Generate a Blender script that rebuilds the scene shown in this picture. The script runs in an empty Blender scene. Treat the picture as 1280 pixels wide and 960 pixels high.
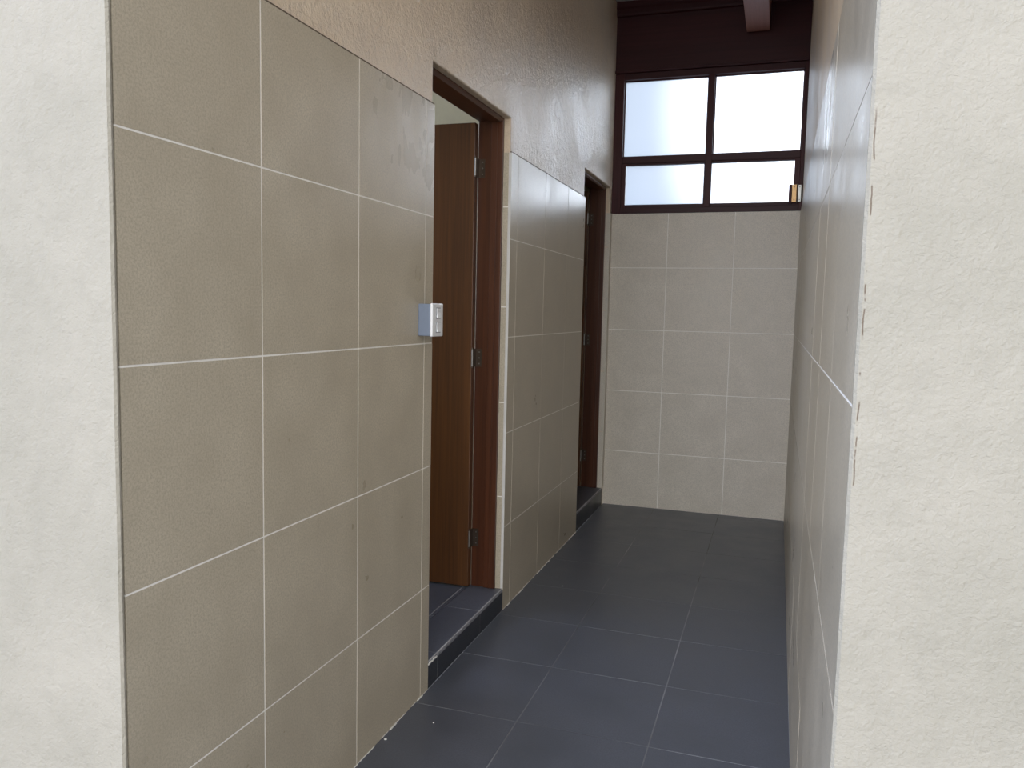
import bpy, bmesh, math, random
from mathutils import Vector, Matrix

S = bpy.context.scene
COL = S.collection
random.seed(7)

# ------------------------------------------------------------------ camera
cam_d = bpy.data.cameras.new('camera')
cam = bpy.data.objects.new('camera', cam_d)
COL.objects.link(cam)
cam_d.sensor_fit = 'HORIZONTAL'
cam_d.sensor_width = 36.0
cam_d.lens = 1000.08 / 1280.0 * 36.0
cam_d.clip_start = 0.02
r_ = Vector((0.94871988, 0.31537033, 0.02172891))
u_ = Vector((-0.04937551, 0.07994014, 0.99557603))
f_ = Vector((-0.31223813, 0.94559565, -0.09141238))
cam.matrix_world = Matrix(((r_.x, u_.x, -f_.x, 1.1393), (r_.y, u_.y, -f_.y, -1.5885),
                           (r_.z, u_.z, -f_.z, 1.3721), (0, 0, 0, 1)))
S.camera = cam

# ------------------------------------------------------------------ sky and exposure
SKY_BASE = 0.70      # plain cloud cover
FRONT_SKY = 4.6      # brighter sky on the camera's side
SIDE_SKY = (1.35, 1.74, 2.7)   # bluer open sky to the left
GLOW = 16.0           # sun behind thin cloud, low beyond the window
S.view_settings.view_transform = 'Standard'
S.view_settings.look = 'None'
S.view_settings.exposure = 0.0
S.view_settings.gamma = 1.0
S.view_settings.use_curve_mapping = False
world = bpy.data.worlds.new('overcast_sky')
S.world = world
world.use_nodes = True
wn, wl = world.node_tree.nodes, world.node_tree.links
bg = wn['Background']
tc = wn.new('ShaderNodeTexCoord')
mp = wn.new('ShaderNodeMapping')
mp.inputs['Location'].default_value = (0.35, 0.0, 0.1)
nz = wn.new('ShaderNodeTexNoise')
nz.inputs['Scale'].default_value = 2.2
nz.inputs['Detail'].default_value = 4
rp = wn.new('ShaderNodeValToRGB')
rp.color_ramp.elements[0].position = 0.38
rp.color_ramp.elements[0].color = (0.56, 0.68, 0.90, 1)
rp.color_ramp.elements[1].position = 0.60
rp.color_ramp.elements[1].color = (1.0, 1.0, 1.0, 1)
wl.new(tc.outputs['Generated'], mp.inputs['Vector'])
wl.new(mp.outputs['Vector'], nz.inputs['Vector'])
wl.new(nz.outputs['Fac'], rp.inputs['Fac'])
def lobe(direction, c0, c1, gain):
    """a brighter part of the cloud cover around one direction"""
    d = Vector(direction).normalized()
    dn = wn.new('ShaderNodeVectorMath')
    dn.operation = 'DOT_PRODUCT'
    dn.inputs[1].default_value = d
    wl.new(tc.outputs['Generated'], dn.inputs[0])
    mr = wn.new('ShaderNodeMapRange')
    mr.interpolation_type = 'SMOOTHSTEP'
    for i, v in enumerate((c0, c1, 0.0, gain)):
        mr.inputs[i + 1].default_value = v
    wl.new(dn.outputs['Value'], mr.inputs[0])
    return mr.outputs[0]
front = lobe((0.0, -1.0, 0.12), 0.60, 0.99, FRONT_SKY)
glow = lobe((0.2017, 0.9491, 0.2419), math.cos(math.radians(21)), math.cos(math.radians(5)), GLOW)
sm = wn.new('ShaderNodeMath')
wl.new(front, sm.inputs[0])
wl.new(glow, sm.inputs[1])
cv = wn.new('ShaderNodeVectorMath')
cv.operation = 'SCALE'
wl.new(rp.outputs['Color'], cv.inputs[0])
cv.inputs['Scale'].default_value = SKY_BASE
av = wn.new('ShaderNodeVectorMath')
av.operation = 'ADD'
wl.new(cv.outputs[0], av.inputs[0])
wl.new(sm.outputs[0], av.inputs[1])
side = lobe((-0.85, -0.50, 0.35), 0.35, 0.95, 1.0)
sv = wn.new('ShaderNodeVectorMath')
sv.operation = 'SCALE'
sv.inputs[0].default_value = SIDE_SKY
wl.new(side, sv.inputs['Scale'])
a2 = wn.new('ShaderNodeVectorMath')
a2.operation = 'ADD'
wl.new(av.outputs[0], a2.inputs[0])
wl.new(sv.outputs[0], a2.inputs[1])
wl.new(a2.outputs[0], bg.inputs['Color'])
bg.inputs['Strength'].default_value = 1.0

# ------------------------------------------------------------------ dimensions (metres)
W, L = 1.239, 4.017          # corridor width, distance to the end wall
FRONT = -0.44                # face of the outside walls
E1, E2, E3, E4 = 0.966, 1.792, 3.197, 3.960   # the two doorways
OT1, OT2 = 2.205, 2.234      # their heads
ST1, ST2 = 0.101, 0.124      # their steps
ZROWS = [0.3895, 0.8216, 1.2537, 1.6858]
ZT = 2.059                   # top of the wall tiles
CEIL = 3.470
PL = 0.008                   # tile stands proud of plaster
SILL, WTOP = 2.060, 3.010

# ------------------------------------------------------------------ material helpers
def new_mat(name):
    m = bpy.data.materials.new(name)
    m.use_nodes = True
    n, l = m.node_tree.nodes, m.node_tree.links
    b = n['Principled BSDF']
    return m, n, l, b

def rgb(r, g, b):
    def c(v):
        v /= 255.0
        return v / 12.92 if v <= 0.04045 else ((v + 0.055) / 1.055) ** 2.4
    return (c(r), c(g), c(b), 1)

def noise(n, l, scale, detail=3, rough=0.55, stretch=None, dist=0.0):
    t = n.new('ShaderNodeTexCoord')
    x = n.new('ShaderNodeTexNoise')
    x.inputs['Scale'].default_value = scale
    x.inputs['Detail'].default_value = detail
    x.inputs['Roughness'].default_value = rough
    x.inputs['Distortion'].default_value = dist
    if stretch:
        mpn = n.new('ShaderNodeMapping')
        mpn.inputs['Scale'].default_value = stretch
        l.new(t.outputs['Object'], mpn.inputs['Vector'])
        l.new(mpn.outputs['Vector'], x.inputs['Vector'])
    else:
        l.new(t.outputs['Object'], x.inputs['Vector'])
    return x.outputs['Fac']

def ramp(n, l, fac, p0, c0, p1, c1):
    x = n.new('ShaderNodeValToRGB')
    x.color_ramp.elements[0].position = p0
    x.color_ramp.elements[0].color = c0
    x.color_ramp.elements[1].position = p1
    x.color_ramp.elements[1].color = c1
    l.new(fac, x.inputs['Fac'])
    return x.outputs['Color']

def mrange(n, l, fac, a, b, c, d):
    x = n.new('ShaderNodeMapRange')
    for i, v in enumerate((a, b, c, d)):
        x.inputs[i + 1].default_value = v
    l.new(fac, x.inputs[0])
    return x.outputs[0]

def mixc(n, l, fac, a, b, mode='MIX'):
    x = n.new('ShaderNodeMix')
    x.data_type = 'RGBA'
    x.blend_type = mode
    for sock, v in ((x.inputs[0], fac), (x.inputs[6], a), (x.inputs[7], b)):
        if isinstance(v, bpy.types.NodeSocket):
            l.new(v, sock)
        else:
            sock.default_value = v
    return x.outputs[2]

def math_(n, l, op, a, b=0.0, c=0.0):
    x = n.new('ShaderNodeMath')
    x.operation = op
    for i, v in enumerate((a, b, c)):
        if isinstance(v, bpy.types.NodeSocket):
            l.new(v, x.inputs[i])
        else:
            x.inputs[i].default_value = v
    return x.outputs[0]

def bump(n, l, b, height, strength, dist):
    x = n.new('ShaderNodeBump')
    x.inputs['Strength'].default_value = strength
    x.inputs['Distance'].default_value = dist
    l.new(height, x.inputs['Height'])
    l.new(x.outputs['Normal'], b.inputs['Normal'])

def plain(name, col, rough=0.5, metal=0.0, var=0.12, scale=40, bmp=0.0):
    m, n, l, b = new_mat(name)
    f = noise(n, l, scale, 3)
    c0 = tuple(v * (1 - var) for v in col[:3]) + (1,)
    c1 = tuple(min(1, v * (1 + var)) for v in col[:3]) + (1,)
    l.new(ramp(n, l, f, 0.3, c0, 0.7, c1), b.inputs['Base Color'])
    b.inputs['Roughness'].default_value = rough
    b.inputs['Metallic'].default_value = metal
    if bmp:
        bump(n, l, b, f, bmp, 0.002)
    return m

def tile_mat(name, base, dark, rough_lo, rough_hi, smear=False, coat=0.0):
    m, n, l, b = new_mat(name)
    cloud = noise(n, l, 5.0, 4, 0.6)
    grain = noise(n, l, 195.0, 4, 0.75)
    vein = noise(n, l, 34.0, 5, 0.7, dist=0.8)
    c = ramp(n, l, cloud, 0.3, dark, 0.7, base)
    c = mixc(n, l, mrange(n, l, grain, 0.42, 0.62, 0.0, 0.8), c, tuple(v * 0.66 for v in base[:3]) + (1,))
    spot = mrange(n, l, vein, 0.60, 0.74, 0.0, 0.5)
    c = mixc(n, l, spot, c, tuple(v * 0.62 for v in base[:3]) + (1,))
    rough = mrange(n, l, cloud, 0.3, 0.7, rough_lo, rough_hi)
    if smear:
        # dried wipe marks of an old film, upper corner beside the first doorway
        t = n.new('ShaderNodeTexCoord')
        sx = n.new('ShaderNodeSeparateXYZ')
        l.new(t.outputs['Object'], sx.inputs[0])
        my = math_(n, l, 'MULTIPLY', mrange(n, l, sx.outputs[1], 0.45, 0.62, 0, 1), mrange(n, l, sx.outputs[1], 0.97, 1.05, 1, 0))
        mz = mrange(n, l, sx.outputs[2], 1.70, 1.86, 0, 1)
        mask = math_(n, l, 'MULTIPLY', my, mz)
        sw = noise(n, l, 3.2, 3, 0.5, stretch=(1.0, 2.6, 1.0), dist=1.4)
        st = mrange(n, l, sw, 0.36, 0.66, 0.0, 1.0)
        film = math_(n, l, 'MULTIPLY', mask, st)
        c = mixc(n, l, math_(n, l, 'MULTIPLY', film, 0.40), c, rgb(206, 200, 192))
        rough = math_(n, l, 'MULTIPLY_ADD', film, -0.10, rough)
    l.new(c, b.inputs['Base Color'])
    l.new(rough, b.inputs['Roughness'])
    h = math_(n, l, 'ADD', math_(n, l, 'MULTIPLY', grain, 0.4), vein)
    bump(n, l, b, h, 0.16, 0.002)
    return m

def plaster_mat(name, base, alt, rough, bscale, bstr, bdist, cracks=False, sheen_var=0.0):
    m, n, l, b = new_mat(name)
    big = noise(n, l, 3.0, 5, 0.62)
    c = ramp(n, l, big, 0.32, alt, 0.68, base)
    mid = noise(n, l, 26.0, 4, 0.6)
    c = mixc(n, l, mrange(n, l, mid, 0.5, 0.72, 0.0, 0.28), c, tuple(v * 0.86 for v in alt[:3]) + (1,))
    if cracks:
        # paint flaking along the right-hand outer corner
        t = n.new('ShaderNodeTexCoord')
        sx = n.new('ShaderNodeSeparateXYZ')
        l.new(t.outputs['Object'], sx.inputs[0])
        wob = noise(n, l, 30.0, 2)
        x = math_(n, l, 'ADD', sx.outputs[0], math_(n, l, 'MULTIPLY', wob, 0.006))
        d = math_(n, l, 'ABSOLUTE', math_(n, l, 'SUBTRACT', x, W + 0.0095))
        line = mrange(n, l, d, 0.0006, 0.0013, 1.0, 0.0)
        zz = math_(n, l, 'MULTIPLY', mrange(n, l, sx.outputs[2], 1.10, 1.14, 0, 1), mrange(n, l, sx.outputs[2], 1.62, 1.66, 1, 0))
        brk = mrange(n, l, noise(n, l, 26.0, 3, 0.6, stretch=(0.1, 0.1, 1.0)), 0.47, 0.52, 0.0, 1.0)
        k = math_(n, l, 'MULTIPLY', math_(n, l, 'MULTIPLY', line, zz), brk)
        c = mixc(n, l, math_(n, l, 'MULTIPLY', k, 0.8), c, rgb(84, 64, 46))
    l.new(c, b.inputs['Base Color'])
    if sheen_var:
        l.new(mrange(n, l, big, 0.35, 0.65, rough - sheen_var, rough + sheen_var), b.inputs['Roughness'])
    else:
        b.inputs['Roughness'].default_value = rough
    fine = noise(n, l, bscale, 4, 0.6, dist=0.4)
    coarse = noise(n, l, bscale * 0.28, 3, 0.5, dist=0.6)
    h = math_(n, l, 'ADD', fine, math_(n, l, 'MULTIPLY', coarse, 1.2))
    bump(n, l, b, h, bstr, bdist)
    return m

def wood_mat(name, c0, c1, rough, axis='Z', bmp=0.08):
    m, n, l, b = new_mat(name)
    st = {'Z': (60, 60, 1.6), 'Y': (60, 1.6, 60), 'X': (1.6, 60, 60)}[axis]
    g = noise(n, l, 1.0, 5, 0.6, stretch=st, dist=0.4)
    g2 = noise(n, l, 1.0, 2, 0.5, stretch=tuple(v * 0.16 for v in st), dist=0.6)
    f = math_(n, l, 'ADD', math_(n, l, 'MULTIPLY', g, 0.6), math_(n, l, 'MULTIPLY', g2, 0.4))
    l.new(ramp(n, l, f, 0.36, c0, 0.64, c1), b.inputs['Base Color'])
    b.inputs['Roughness'].default_value = rough
    bump(n, l, b, g, bmp, 0.001)
    return m

M = {}
M['tile'] = tile_mat('beige_wall_tile', rgb(200, 188, 166), rgb(182, 170, 148), 0.27, 0.38, smear=True)
M['tile_back'] = tile_mat('beige_end_wall_tile', rgb(222, 213, 197), rgb(208, 199, 182), 0.34, 0.46)
M['slate'] = tile_mat('slate_floor_tile', rgb(98, 101, 110), rgb(82, 86, 94), 0.30, 0.44)
M['grout'] = plain('white_grout', rgb(242, 238, 230), 0.8, var=0.05)
M['grout_floor'] = plain('grey_floor_grout', rgb(128, 128, 130), 0.8, var=0.72, scale=1.9)
M['tile_edge'] = plain('white_tile_body', rgb(206, 203, 198), 0.7, var=0.06, scale=14)
M['plaster_out'] = plaster_mat('rough_cream_plaster', rgb(159, 152, 137), rgb(146, 140, 125), 0.75, 165.0, 0.6, 0.004, cracks=True)
M['plaster_in'] = plaster_mat('tan_sheen_plaster', rgb(224, 204, 176), rgb(208, 188, 162), 0.37, 110.0, 0.9, 0.006, sheen_var=0.08)
M['plaster_room'] = plaster_mat('pale_room_plaster', rgb(226, 216, 178), rgb(218, 208, 170), 0.7, 120.0, 0.2, 0.002)
M['ceiling'] = plain('grey_ceiling_board', rgb(150, 150, 150), 0.8, var=0.06, scale=8)
M['door'] = wood_mat('brown_door_wood', rgb(78, 48, 24), rgb(108, 68, 34), 0.38)
M['frame'] = wood_mat('red_brown_frame_wood', rgb(66, 34, 19), rgb(90, 50, 28), 0.34)
M['frame_h'] = wood_mat('red_brown_lintel_wood', rgb(66, 34, 19), rgb(90, 50, 28), 0.34, 'Y')
M['maroon'] = wood_mat('dark_maroon_window_wood', rgb(56, 22, 23), rgb(68, 28, 28), 0.45, 'Z', 0.03)
M['maroon_h'] = wood_mat('dark_maroon_board_wood', rgb(48, 18, 20), rgb(60, 24, 25), 0.45, 'X', 0.03)
for k_ in ('maroon', 'maroon_h'):
    M[k_].node_tree.nodes['Principled BSDF'].inputs['Specular IOR Level'].default_value = 0.22
M['rafter'] = wood_mat('pinkish_brown_rafter_wood', rgb(142, 98, 88), rgb(160, 112, 100), 0.5, 'Y', 0.05)
M['steel'] = plain('dull_steel', rgb(150, 148, 142), 0.35, 1.0, 0.1)
M['dark_steel'] = plain('blackened_steel', rgb(92, 80, 70), 0.42, 0.8, 0.1)
M['brass'] = plain('aged_brass', rgb(164, 132, 94), 0.38, 1.0, 0.1)
M['switch_box'] = plain('blue_grey_plastic', rgb(116, 126, 142), 0.45, var=0.02)
M['switch_plate'] = plain('white_plastic', rgb(232, 232, 232), 0.25, var=0.01)
M['switch_dark'] = plain('grey_plastic_gap', rgb(120, 122, 124), 0.5, var=0.02)
M['paving'] = plain('pale_concrete_paving', rgb(176, 174, 170), 0.85, var=0.1, scale=3)
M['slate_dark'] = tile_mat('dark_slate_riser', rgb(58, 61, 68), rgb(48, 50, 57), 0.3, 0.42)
M['slate_worn'] = plain('worn_slate_edge', rgb(120, 120, 126), 0.7, var=0.3, scale=60)
M['grout_step'] = plain('light_step_grout', rgb(170, 168, 166), 0.8, var=0.3, scale=20)
M['joint'] = plain('brown_shadow_line', rgb(96, 82, 68), 0.85, var=0.15)  # brown tone paints the shadow line above the wall tiles
M['crumb'] = plain('white_plaster_crumb', rgb(235, 232, 226), 0.8, var=0.05)

def glass_mat():
    m, n, l, b = new_mat('frosted_window_glass')
    out = n['Material Output']
    tr = n.new('ShaderNodeBsdfTransparent')
    tr.inputs['Color'].default_value = (0.86, 0.90, 0.95, 1)
    tl = n.new('ShaderNodeBsdfTranslucent')
    tl.inputs['Color'].default_value = (0.70, 0.76, 0.84, 1)
    gl = n.new('ShaderNodeBsdfGlossy')
    gl.inputs['Roughness'].default_value = 0.25
    m1 = n.new('ShaderNodeMixShader')
    m1.inputs[0].default_value = 0.40
    l.new(tr.outputs[0], m1.inputs[1])
    l.new(tl.outputs[0], m1.inputs[2])
    m2 = n.new('ShaderNodeMixShader')
    m2.inputs[0].default_value = 0.04
    l.new(m1.outputs[0], m2.inputs[1])
    l.new(gl.outputs[0], m2.inputs[2])
    l.new(m2.outputs[0], out.inputs['Surface'])
    return m
M['glass'] = glass_mat()

# ------------------------------------------------------------------ mesh helpers
class MB:
    """collects shapes in world coordinates, builds one mesh object"""
    def __init__(self):
        self.bm = bmesh.new()
        self.mats = []
    def mi(self, m):
        if m not in self.mats:
            self.mats.append(m)
        return self.mats.index(m)
    def box(self, x0, x1, y0, y1, z0, z1, m, bev=0.0, seg=2):
        b = self.bm
        k = self.mi(m)
        vs = [b.verts.new((x, y, z)) for x in (x0, x1) for y in (y0, y1) for z in (z0, z1)]
        idx = [(0, 1, 3, 2), (4, 6, 7, 5), (0, 4, 5, 1), (2, 3, 7, 6), (0, 2, 6, 4), (1, 5, 7, 3)]
        fs = [b.faces.new([vs[i] for i in q]) for q in idx]
        for f in fs:
            f.material_index = k
        if bev:
            es = list({e for f in fs for e in f.edges})
            r = bmesh.ops.bevel(b, geom=es, offset=bev, segments=seg, profile=0.5, affect='EDGES')
            for f in r['faces']:
                f.material_index = k
        return self
    def prism(self, pts, axis, a, c, m):
        """polygon in the plane across `axis`, extruded from a to c"""
        b = self.bm
        k = self.mi(m)
        def P(p, t):
            return {'X': (t, p[0], p[1]), 'Y': (p[0], t, p[1]), 'Z': (p[0], p[1], t)}[axis]
        A = [b.verts.new(P(p, a)) for p in pts]
        B = [b.verts.new(P(p, c)) for p in pts]
        fs = [b.faces.new(A), b.faces.new(B[::-1])]
        n = len(pts)
        for i in range(n):
            fs.append(b.faces.new((A[i], B[i], B[(i + 1) % n], A[(i + 1) % n])))
        for f in fs:
            f.material_index = k
        return self
    def cyl(self, p0, p1, r, m, seg=14):
        k = self.mi(m)
        p0, p1 = Vector(p0), Vector(p1)
        d = p1 - p0
        q = d.to_track_quat('Z', 'Y').to_matrix().to_4x4()
        r_ = bmesh.ops.create_cone(self.bm, cap_ends=True, segments=seg, radius1=r, radius2=r, depth=d.length,
                                   matrix=Matrix.Translation((p0 + p1) / 2) @ q)
        for f in {f for v in r_['verts'] for f in v.link_faces}:
            f.material_index = k
        return self
    def build(self, name, parent=None, org=None, bevel=0.0, smooth=False, segs=4):
        b = self.bm
        bmesh.ops.recalc_face_normals(b, faces=b.faces[:])
        if parent is not None and org is None:
            o_ = world_loc(parent)
        else:
            o_ = Vector(org) if org is not None else Vector((0, 0, 0))
        bmesh.ops.translate(b, verts=b.verts[:], vec=-o_)
        me = bpy.data.meshes.new(name)
        b.to_mesh(me)
        b.free()
        for m in self.mats:
            me.materials.append(M[m])
        if smooth:
            for p in me.polygons:
                p.use_smooth = True
        ob = bpy.data.objects.new(name, me)
        COL.objects.link(ob)
        if parent is not None:
            ob.parent = parent
            ob.location = o_ - world_loc(parent)
        else:
            ob.location = o_
        if bevel:
            bv = ob.modifiers.new('bevel', 'BEVEL')
            bv.width = bevel
            bv.segments = segs
            bv.limit_method = 'ANGLE'
        return ob

def world_loc(o):
    v = Vector((0, 0, 0))
    while o is not None:
        v += o.location
        o = o.parent
    return v

def tag(o, label=None, cat=None, group=None, kind=None):
    if label: o['label'] = label
    if cat: o['category'] = cat
    if group: o['group'] = group
    if kind: o['kind'] = kind
    return o

def empty(name, loc):
    o = bpy.data.objects.new(name, None)
    o.empty_display_size = 0.1
    COL.objects.link(o)
    o.location = loc
    return o

G = 0.0042   # grout joint width

def cells(lines, lo, hi, g=G):
    """intervals between joint centre lines, cut to lo..hi"""
    xs = [lo] + [v for v in sorted(lines) if lo + 0.004 < v < hi - 0.004] + [hi]
    out = []
    for i in range(len(xs) - 1):
        a = xs[i] + (g / 2 if i else 0)
        b = xs[i + 1] - (g / 2 if i < len(xs) - 2 else 0)
        out.append((a, b))
    return out

def tile_panel(axis, face, back, ulines, u0, u1, zlines, z0, z1, mat, grout='grout'):
    """tiles (boxes) with grout just behind their faces; axis = normal of the panel"""
    mb = MB()
    s = 1 if face > back else -1
    gf = face - s * 0.0008
    def put(a0, a1, b0, b1, c0, c1, m):
        lo, hi = min(a0, a1), max(a0, a1)
        if axis == 'X':
            mb.box(lo, hi, b0, b1, c0, c1, m)
        elif axis == 'Y':
            mb.box(b0, b1, lo, hi, c0, c1, m)
        else:
            mb.box(b0, b1, c0, c1, lo, hi, m)
    put(back, gf, u0 + 0.0005, u1 - 0.0005, z0 + 0.0005, z1 - 0.0005, grout)
    for a, b in cells(ulines, u0, u1):
        for c, d in cells(zlines, z0, z1):
            put(back - s * 0.0, face + s * random.uniform(-0.0003, 0.0003), a, b, c, d, mat)
    return mb

# ------------------------------------------------------------------ the setting
# floor of the corridor: slate tiles
fm = tile_panel('Z', 0.0, -0.03, [-0.068, 0.372, 0.812], 0.0, W, [0.862 + 0.44 * k for k in range(-4, 8)], FRONT, L, 'slate', 'grout_floor')
floor = fm.build('floor')
tag(floor, 'dark slate tiled corridor floor with thin grey joints', 'floor', kind='structure')

# pale paving in front of the corridor, outdoors
pv = MB().box(-9, 9, -14, FRONT, -0.12, -0.02, 'paving')
pv.box(-9, 9, L + 0.13, 16, -0.12, -0.02, 'paving')
pav = pv.build('floor_outside')
tag(pav, 'pale concrete paving outside the corridor', 'ground', kind='structure')

# left wall: plaster with two doorways cut into it
XP = -PL
pts = [(-0.30, -0.02), (E1, -0.02), (E1, OT1), (E2, OT1), (E2, -0.02), (E3, -0.02), (E3, OT2), (E4, OT2), (E4, -0.02),
       (L + 0.12, -0.02), (L + 0.12, CEIL), (-0.30, CEIL)]
wl_ = MB().prism(pts, 'X', -0.16, XP, 'plaster_in').build('wall_left', bevel=0.007)
tag(wl_, 'tan plastered left wall with two doorways above beige tiling', 'wall', kind='structure')

lt = tile_panel('X', 0.0, XP + 0.0002, [0.0, 0.45, 0.90], -0.427, E1, ZROWS, 0.0, ZT, 'tile').build('tile_panel', wl_)
rt = tile_panel('X', 0.0, XP + 0.0002, [1.8887 + 0.45 * k for k in range(4)], E2, E3, ZROWS, 0.0, ZT, 'tile').build('tile_panel', wl_)
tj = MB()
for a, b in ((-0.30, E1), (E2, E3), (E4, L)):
    tj.box(XP + 0.0002, -0.0015, a, b, ZT + 0.0003, ZT + 0.0048, 'joint')  # dark strip drawn as the shadow under the plaster edge
tj.build('top_shadow_line', wl_)
# thin return of tile in the far side of each doorway, with the raw white tile edge at the corner
rv = MB()
def reveal(mb, y, z0, joints):
    for c, d in cells(joints, z0, ZT):
        mb.box(-0.036, -0.013, y - 0.0008, y + 0.004, c, d, 'tile')
    mb.box(-0.0365, -0.0125, y - 0.0002, y + 0.004, z0, ZT, 'grout')
    mb.box(-0.0125, -0.0006, y - 0.0012, y + 0.004, z0, ZT - 0.001, 'tile_edge')
reveal(rv, E2, ST1 + 0.001, [0.53, 0.96, 1.387, 1.825])
rv.build('tile_return', wl_)
rv = MB()
for c, d in cells([0.53, 0.96, 1.387, 1.825], ST2 + 0.001, ZT):
    rv.box(-0.036, -0.0006, E4 - 0.0008, E4 + 0.004, c, d, 'tile_back')
rv.box(XP, -0.0004, E4 - 0.001, L, ST2 + 0.001, ZT, 'tile_back')
rv.build('tile_return', wl_)

# right wall
wr = MB().box(W + PL, W + 0.16, -0.30, L + 0.12, -0.02, CEIL, 'plaster_in').build('wall_right')
tag(wr, 'tan plastered right wall with glossy beige tiling below', 'wall', kind='structure')
tile_panel('X', W, W + PL - 0.0002, [0.04 + 0.45 * k for k in range(9)], -0.427, L - 0.0006, ZROWS, 0.0, ZT, 'tile').build('tile_panel', wr)

# end wall under the window
wb = MB().box(XP + 0.0005, W + PL - 0.0005, L + PL, L + 0.12, -0.02, SILL - 0.001, 'plaster_in').build('wall_back')
tag(wb, 'beige tiled end wall under the window', 'wall', kind='structure')
tile_panel('Y', L, L + PL - 0.0002, [0.3885, 0.8319], XP + 0.0005, W + PL - 0.0005, [0.3923 + 0.4315 * k for k in range(4)], 0.0, SILL - 0.001, 'tile_back').build('tile_panel', wb)

# outside walls either side of the corridor mouth, rounded plaster corners
fl = MB().prism([(-3.6, FRONT), (0.0005, FRONT), (0.0005, -0.4275), (XP, -0.4275), (XP, -0.30), (-3.6, -0.30)], 'Z', -0.02, CEIL, 'plaster_out').build('wall_front_left', bevel=0.008, segs=1)
tag(fl, 'rough cream plastered outer wall left of the corridor mouth', 'wall', kind='structure')
fr = MB().prism([(W - 0.0005, FRONT), (4.2, FRONT), (4.2, -0.30), (W + PL, -0.30), (W + PL, -0.4275), (W - 0.0005, -0.4275)], 'Z', -0.02, CEIL, 'plaster_out').build('wall_front_right', bevel=0.008, segs=1)
tag(fr, 'rough cream plastered outer wall right of the corridor mouth with flaking corner', 'wall', kind='structure')

# ceiling of grey boards
ce = MB()
y = -0.55
while y < L + 0.4:
    ce.box(-2.0, W + 0.3, y + 0.002, min(y + 0.148, L + 0.4), CEIL, CEIL + 0.03, 'ceiling')
    y += 0.15
ce.box(-2.0, W + 0.3, -0.55, L + 0.4, CEIL + 0.006, CEIL + 0.05, 'ceiling')
ceil = ce.build('ceiling')
tag(ceil, 'grey boarded ceiling high over the corridor', 'ceiling', kind='structure')

# dark board and mouldings above the window
hb = MB().box(XP + 0.0005, W + PL - 0.0005, L - 0.012, L + 0.10, WTOP + 0.012, CEIL - 0.001, 'maroon_h').build('trim_1')
tag(hb, 'wide dark maroon board above the window', 'board', kind='structure')
cm = MB().prism([(L - 0.0125, 3.375), (L - 0.028, 3.380), (L - 0.034, 3.392), (L - 0.034, 3.420), (L - 0.046, 3.432),
                 (L - 0.046, CEIL - 0.001), (L - 0.0125, CEIL - 0.001)], 'X', XP + 0.0005, W + PL - 0.0005, 'maroon_h').build('trim_2')
tag(cm, 'dark moulding where the maroon board meets the ceiling', 'moulding', kind='structure')
ld = MB().box(XP + 0.0005, W + PL - 0.0005, L - 0.030, L + 0.06, WTOP - 0.006, WTOP + 0.0115, 'maroon_h', 0.003).build('trim_3')
tag(ld, 'narrow dark ledge strip along the top of the window', 'ledge', kind='structure')

# rooms behind the doorways
rm = MB()
rm.box(-1.75, -0.16, 2.30, 2.40, -0.02, CEIL, 'plaster_room')            # between the rooms
rm.box(-1.75, -0.16, 0.30, 0.40, -0.02, CEIL, 'plaster_room')            # near side
rm.box(-1.85, -1.75, 0.30, 4.14, -0.02, 1.25, 'plaster_room')            # far side, with a high opening
rm.box(-1.85, -1.75, 0.30, 0.50, 1.25, CEIL, 'plaster_room')
rm.box(-1.85, -1.75, 2.25, 4.14, 1.25, CEIL, 'plaster_room')
rm.box(-1.85, -1.75, 0.50, 2.25, 3.35, CEIL, 'plaster_room')
rm.box(-1.75, -0.16, 4.04, 4.14, -0.02, CEIL, 'plaster_room')
rooms = rm.build('wall_rooms')
tag(rooms, 'pale plaster walls of the rooms behind the doorways', 'wall', kind='structure')
tile_panel('Z', ST1, ST1 - 0.03, [-0.18 - 0.44 * k for k in range(4)], -1.75, -0.162, [1.38], 0.40, 2.30, 'slate', 'grout_step').build('floor_room')
tag(bpy.data.objects['floor_room'], 'dark slate floor inside the first doorway', 'floor', kind='structure')
tile_panel('Z', ST2, ST2 - 0.03, [-0.18 - 0.44 * k for k in range(4)], -1.75, -0.162, [3.2], 2.40, 4.04, 'slate', 'grout_step').build('floor_room_far')
tag(bpy.data.objects['floor_room_far'], 'dark slate floor inside the far doorway', 'floor', kind='structure')

# white mortar left along the foot of the left wall
jt = MB()
for a, b in ((-0.42, E1), (E2, E3)):
    y = a
    while y < b - 0.01:
        d = random.uniform(0.015, 0.05)
        w = random.choice([0.0015, 0.002, 0.003, 0.0045])
        jt.box(0.0004, w, y, min(y + d, b), 0.0004, random.uniform(0.0012, 0.003), 'grout')
        y += d + random.choice([0, 0, 0.01, 0.05])
tag(jt.build('trim_4'), 'ragged white mortar line along the foot of the left wall', 'mortar', kind='structure')

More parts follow.
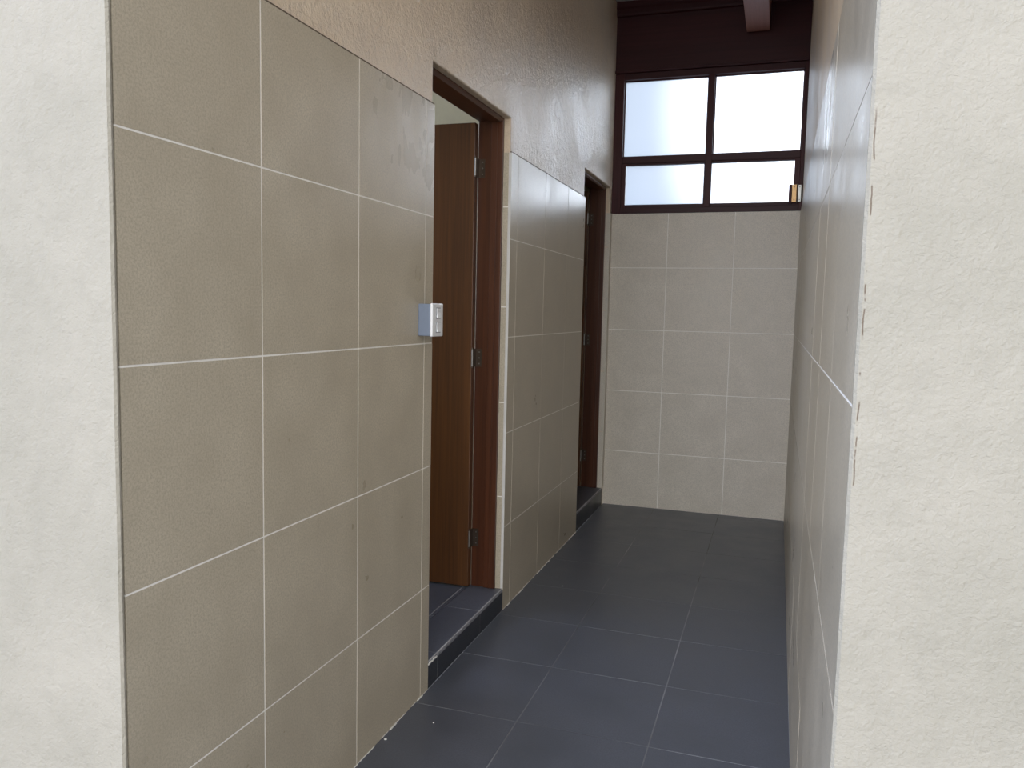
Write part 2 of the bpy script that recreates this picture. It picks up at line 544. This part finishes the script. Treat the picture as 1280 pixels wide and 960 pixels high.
# ------------------------------------------------------------------ window
FY0, FY1 = L - 0.004, L + 0.075
win = empty('window_1', (W / 2, L, SILL))
tag(win, 'dark maroon four-pane frosted window at the end of the corridor', 'window', kind='structure')
wf = MB()
wf.box(XP + 0.0005, 0.055, FY0, FY1, SILL, WTOP - 0.0065, 'maroon', 0.002)
wf.box(1.222, W + PL - 0.0005, FY0, FY1, SILL, WTOP - 0.0065, 'maroon', 0.002)
wf.box(0.055, 1.222, FY0, FY1, 2.962, WTOP - 0.0065, 'maroon_h', 0.002)
wf.box(0.055, 1.222, FY0, FY1, SILL, 2.096, 'maroon_h', 0.002)
wf.box(0.055, 1.222, FY0 + 0.002, FY1, 2.400, 2.447, 'maroon_h', 0.002)
wf.box(0.620, 0.661, FY0 + 0.001, FY1, 2.096, 2.962, 'maroon', 0.002)
wf.build('frame', win)
def beads(x0, x1, z0, z1, t, y):
    mb = MB()
    mb.box(x0, x1, y, y + 0.012, z1 - t, z1, 'maroon_h')
    mb.box(x0, x1, y, y + 0.012, z0, z0 + t, 'maroon_h')
    mb.box(x0, x0 + t, y, y + 0.012, z0 + t, z1 - t, 'maroon')
    mb.box(x1 - t, x1, y, y + 0.012, z0 + t, z1 - t, 'maroon')
    return mb
for x0, x1 in ((0.055, 0.620), (0.661, 1.222)):
    beads(x0, x1, 2.447, 2.962, 0.007, L + 0.030).build('glazing_bead', win)
    MB().box(x0 + 0.002, x1 - 0.002, L + 0.0425, L + 0.0475, 2.449, 2.960, 'glass').build('pane', win)
for x0, x1, s0, s1 in ((0.055, 0.620, 0.027, 0.007), (0.661, 1.222, 0.002, 0.034)):
    sash = MB()
    sash.box(x0, x0 + s0, L + 0.006, L + 0.046, 2.096, 2.400, 'maroon', 0.0008)
    sash.box(x1 - s1, x1, L + 0.006, L + 0.046, 2.096, 2.400, 'maroon', 0.0008)
    sash.box(x0 + s0, x1 - s1, L + 0.006, L + 0.046, 2.096, 2.120, 'maroon_h', 0.002)
    sash.box(x0 + s0, x1 - s1, L + 0.006, L + 0.046, 2.387, 2.400, 'maroon_h', 0.002)
    so = sash.build('sash', win)
    MB().box(x0 + s0 - 0.0005, x1 - s1 + 0.0005, L + 0.024, L + 0.029, 2.121, 2.386, 'glass').build('pane', so)
# brass catch in the lower right corner
ct = MB()
ct.box(1.160, 1.180, L - 0.030, L + 0.005, 2.108, 2.226, 'maroon', 0.002)
ct.box(1.180, 1.208, L - 0.028, L - 0.020, 2.112, 2.224, 'brass', 0.001)
ct.cyl((1.212, L - 0.026, 2.108), (1.212, L - 0.026, 2.228), 0.0055, 'dark_steel')
ct.box(1.217, 1.237, L - 0.026, L - 0.018, 2.114, 2.222, 'steel', 0.001)
for zz in (2.128, 2.208):
    ct.cyl((1.194, L - 0.030, zz), (1.194, L - 0.0275, zz), 0.004, 'dark_steel', 10)
    ct.cyl((1.227, L - 0.028, zz), (1.227, L - 0.0255, zz), 0.0035, 'dark_steel', 10)
ct.box(1.180, 1.237, L - 0.021, L - 0.004, 2.116, 2.220, 'maroon')
tag(ct.build('catch', win), 'brass plated window catch')

# ------------------------------------------------------------------ doors
def door(name, ya, yb, zs, zh, label, ztop):
    root = empty(name, (-0.10, yb, zs))
    tag(root, label, 'door', kind='structure')
    f = MB()
    # each jamb: front lip and a rebate behind it
    for s, y in ((1, ya), (-1, yb)):
        a, b = sorted((y + s * 0.0015, y + s * 0.019))
        f.box(-0.090, -0.0365, a, b, zs + 0.001, zh - 0.001, 'frame', 0.0015)
        a, b = sorted((y + s * 0.0015, y + s * 0.010))
        f.box(-0.152, -0.090, a, b, zs + 0.001, zh - 0.001, 'frame', 0.001)
        a, b = sorted((y + s * 0.0015, y + s * 0.0225))
        f.box(-0.064, -0.0615, a, b, zs + 0.001, zh - 0.02, 'frame')
    f.prism([(-0.090, zh - 0.001), (-0.0365, zh - 0.001), (-0.0365, zh - 0.010), (-0.0455, zh - 0.019), (-0.090, zh - 0.019)], 'Y', ya + 0.019, yb - 0.019, 'frame_h')
    f.box(-0.152, -0.090, ya + 0.010, yb - 0.010, zh - 0.010, zh - 0.001, 'frame_h', 0.001)
    f.build('door_frame', root)
    # leaf, swung fully open into the room
    wdt = yb - ya - 0.03
    y1, y0 = yb - 0.0135, yb - 0.052
    lf = MB()
    lf.box(-0.153 - wdt, -0.153, y0, y1, zs + 0.008, ztop, 'door', 0.002)
    leaf = lf.build('door_leaf', root)
    for zz in (zs + 0.23, (zs + ztop) / 2 + 0.015, ztop - 0.19):
        h = MB()
        h.cyl((-0.150, y0 + 0.002, zz - 0.042), (-0.150, y0 + 0.002, zz + 0.042), 0.0045, 'steel', 12)
        for q in (-0.042, 0.039):
            h.cyl((-0.150, y0 + 0.002, zz + q), (-0.150, y0 + 0.002, zz + q + 0.006), 0.0055, 'dark_steel', 12)
        h.box(-0.1529, -0.1512, y0 + 0.002, y1 - 0.003, zz - 0.04, zz + 0.04, 'dark_steel')
        h.box(-0.146, -0.120, yb - 0.0125, yb - 0.0105, zz - 0.04, zz + 0.04, 'dark_steel')
        h.box(-0.1515, -0.146, y0 + 0.002, yb - 0.0105, zz - 0.04, zz + 0.04, 'dark_steel')
        for q in (-0.026, 0.0, 0.026):
            h.cyl((-0.131, yb - 0.0125, zz + q), (-0.131, yb - 0.0136, zz + q), 0.0032, 'steel', 10)
        h.build('hinge', leaf)
    # lever handle on a plate near the free edge
    hd = MB()
    hx = -0.153 - wdt + 0.06
    hz = zs + 0.98
    hd.box(hx - 0.02, hx + 0.02, y0 - 0.006, y0 - 0.0002, hz - 0.08, hz + 0.08, 'steel', 0.002)
    hd.cyl((hx, y0 - 0.005, hz), (hx, y0 - 0.05, hz), 0.009, 'steel')
    hd.cyl((hx - 0.008, y0 - 0.045, hz), (hx + 0.11, y0 - 0.045, hz), 0.008, 'steel')
    hd.build('handle', leaf)
    return root

door('door_1', E1, E2, ST1, OT1, 'brown wooden door standing open in the nearer doorway', 2.183)
door('door_2', E3, E4, ST2, OT2, 'brown wooden door standing open in the far doorway by the window', 2.206)

# ------------------------------------------------------------------ tiled steps in the doorways
def step(label, ya, yb, h, joints):
    o = empty('door_step', (-0.08, (ya + yb) / 2, 0))
    tag(o, label, 'step', 'tiled doorway steps', kind='structure')
    g = 0.003
    tr = MB()
    for a, b in cells(joints, ya + 0.001, yb - 0.0015, g):
        tr.box(-0.160, -0.0085, a, b, h - 0.012, h, 'slate')
        tr.prism([(-0.0085, h - 0.012), (-0.0085, h), (-0.0078, h), (0.0, h - 0.0075), (0.0, h - 0.012)], 'Y', a, b, 'slate_worn')
    tr.box(-0.160, -0.0035, ya + 0.002, yb - 0.002, h - 0.0118, h - 0.0006, 'grout_step')
    tr.build('tread', o)
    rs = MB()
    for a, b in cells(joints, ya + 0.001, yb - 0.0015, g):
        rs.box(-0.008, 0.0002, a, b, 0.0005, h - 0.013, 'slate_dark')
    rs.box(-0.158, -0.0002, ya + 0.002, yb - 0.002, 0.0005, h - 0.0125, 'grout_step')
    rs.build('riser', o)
    return o
s1 = step('dark slate step in the nearer doorway, beside the switch', E1, E2, ST1, [1.053, 1.500])
mo = MB()
for k_ in range(7):
    y_ = E1 + 0.001 + k_ * 0.011
    mo.box(-0.004 + 0.0006 * (k_ % 3), 0.0012 + 0.0004 * (k_ % 2), y_, y_ + 0.0105, ST1 - 0.012 + 0.0012 * (k_ % 3), ST1 - 0.0065 + 0.001 * ((k_ * 2) % 3), 'grout')
tag(mo.build('mortar_smear', s1), 'white mortar smear')
s2 = step('dark slate step in the far doorway under the window end', E3, E4, ST2, [3.55])

# ------------------------------------------------------------------ roof rafter
ra = MB()
ra.box(0.852, 0.996, -0.50, L - 0.047, 3.198, CEIL - 0.0005, 'rafter', 0.004)
ro = ra.build('roof_rafter', org=(0.924, 1.76, 3.198))
tag(ro, 'pinkish brown wooden rafter under the ceiling above the window', 'beam')

# ------------------------------------------------------------------ light switch
sw = empty('light_switch', (0.0, 0.8915, 1.335))
tag(sw, 'white two-button switch on a blue grey box beside the nearer doorway', 'light switch')
MB().box(0.0004, 0.043, 0.8485, 0.9345, 1.2815, 1.3885, 'switch_box', 0.003).build('back_box', sw)
pl_ = MB().box(0.0435, 0.0535, 0.8470, 0.9360, 1.2795, 1.3905, 'switch_plate', 0.004, 3).build('faceplate', sw)
for zc in (1.358, 1.311):
    MB().box(0.0537, 0.0545, 0.8745, 0.9115, zc - 0.0185, zc + 0.0185, 'switch_dark', 0.0003).build('button_surround', sw)
    b = MB()
    b.prism([(0.0546, zc - 0.016), (0.0590, zc - 0.016), (0.0562, zc + 0.002), (0.0572, zc + 0.016), (0.0546, zc + 0.016)], 'Y', 0.877, 0.909, 'switch_plate')
    b.build('button', sw, bevel=0.0006)

# ------------------------------------------------------------------ plaster crumbs on the floor
def crumb(x, y, r, label):
    bm = bmesh.new()
    bmesh.ops.create_icosphere(bm, subdivisions=2, radius=r)
    for v in bm.verts:
        v.co *= random.uniform(0.75, 1.15)
        v.co.z *= 0.6
    zmin = min(v.co.z for v in bm.verts)
    for v in bm.verts:
        v.co.z -= zmin
    me = bpy.data.meshes.new('plaster_crumb')
    bm.to_mesh(me); bm.free()
    me.materials.append(M['crumb'])
    o = bpy.data.objects.new('plaster_crumb', me)
    COL.objects.link(o)
    o.location = (x, y, 0.0004)
    tag(o, label, 'crumb', 'white crumbs on the corridor floor')
crumb(0.117, 0.755, 0.0030, 'white plaster crumb on the floor tile below the nearer step')
crumb(0.016, 0.606, 0.0050, 'white plaster crumb against the foot of the left wall')
crumb(0.176, 2.205, 0.0028, 'white plaster crumb on the floor between the two doorways')
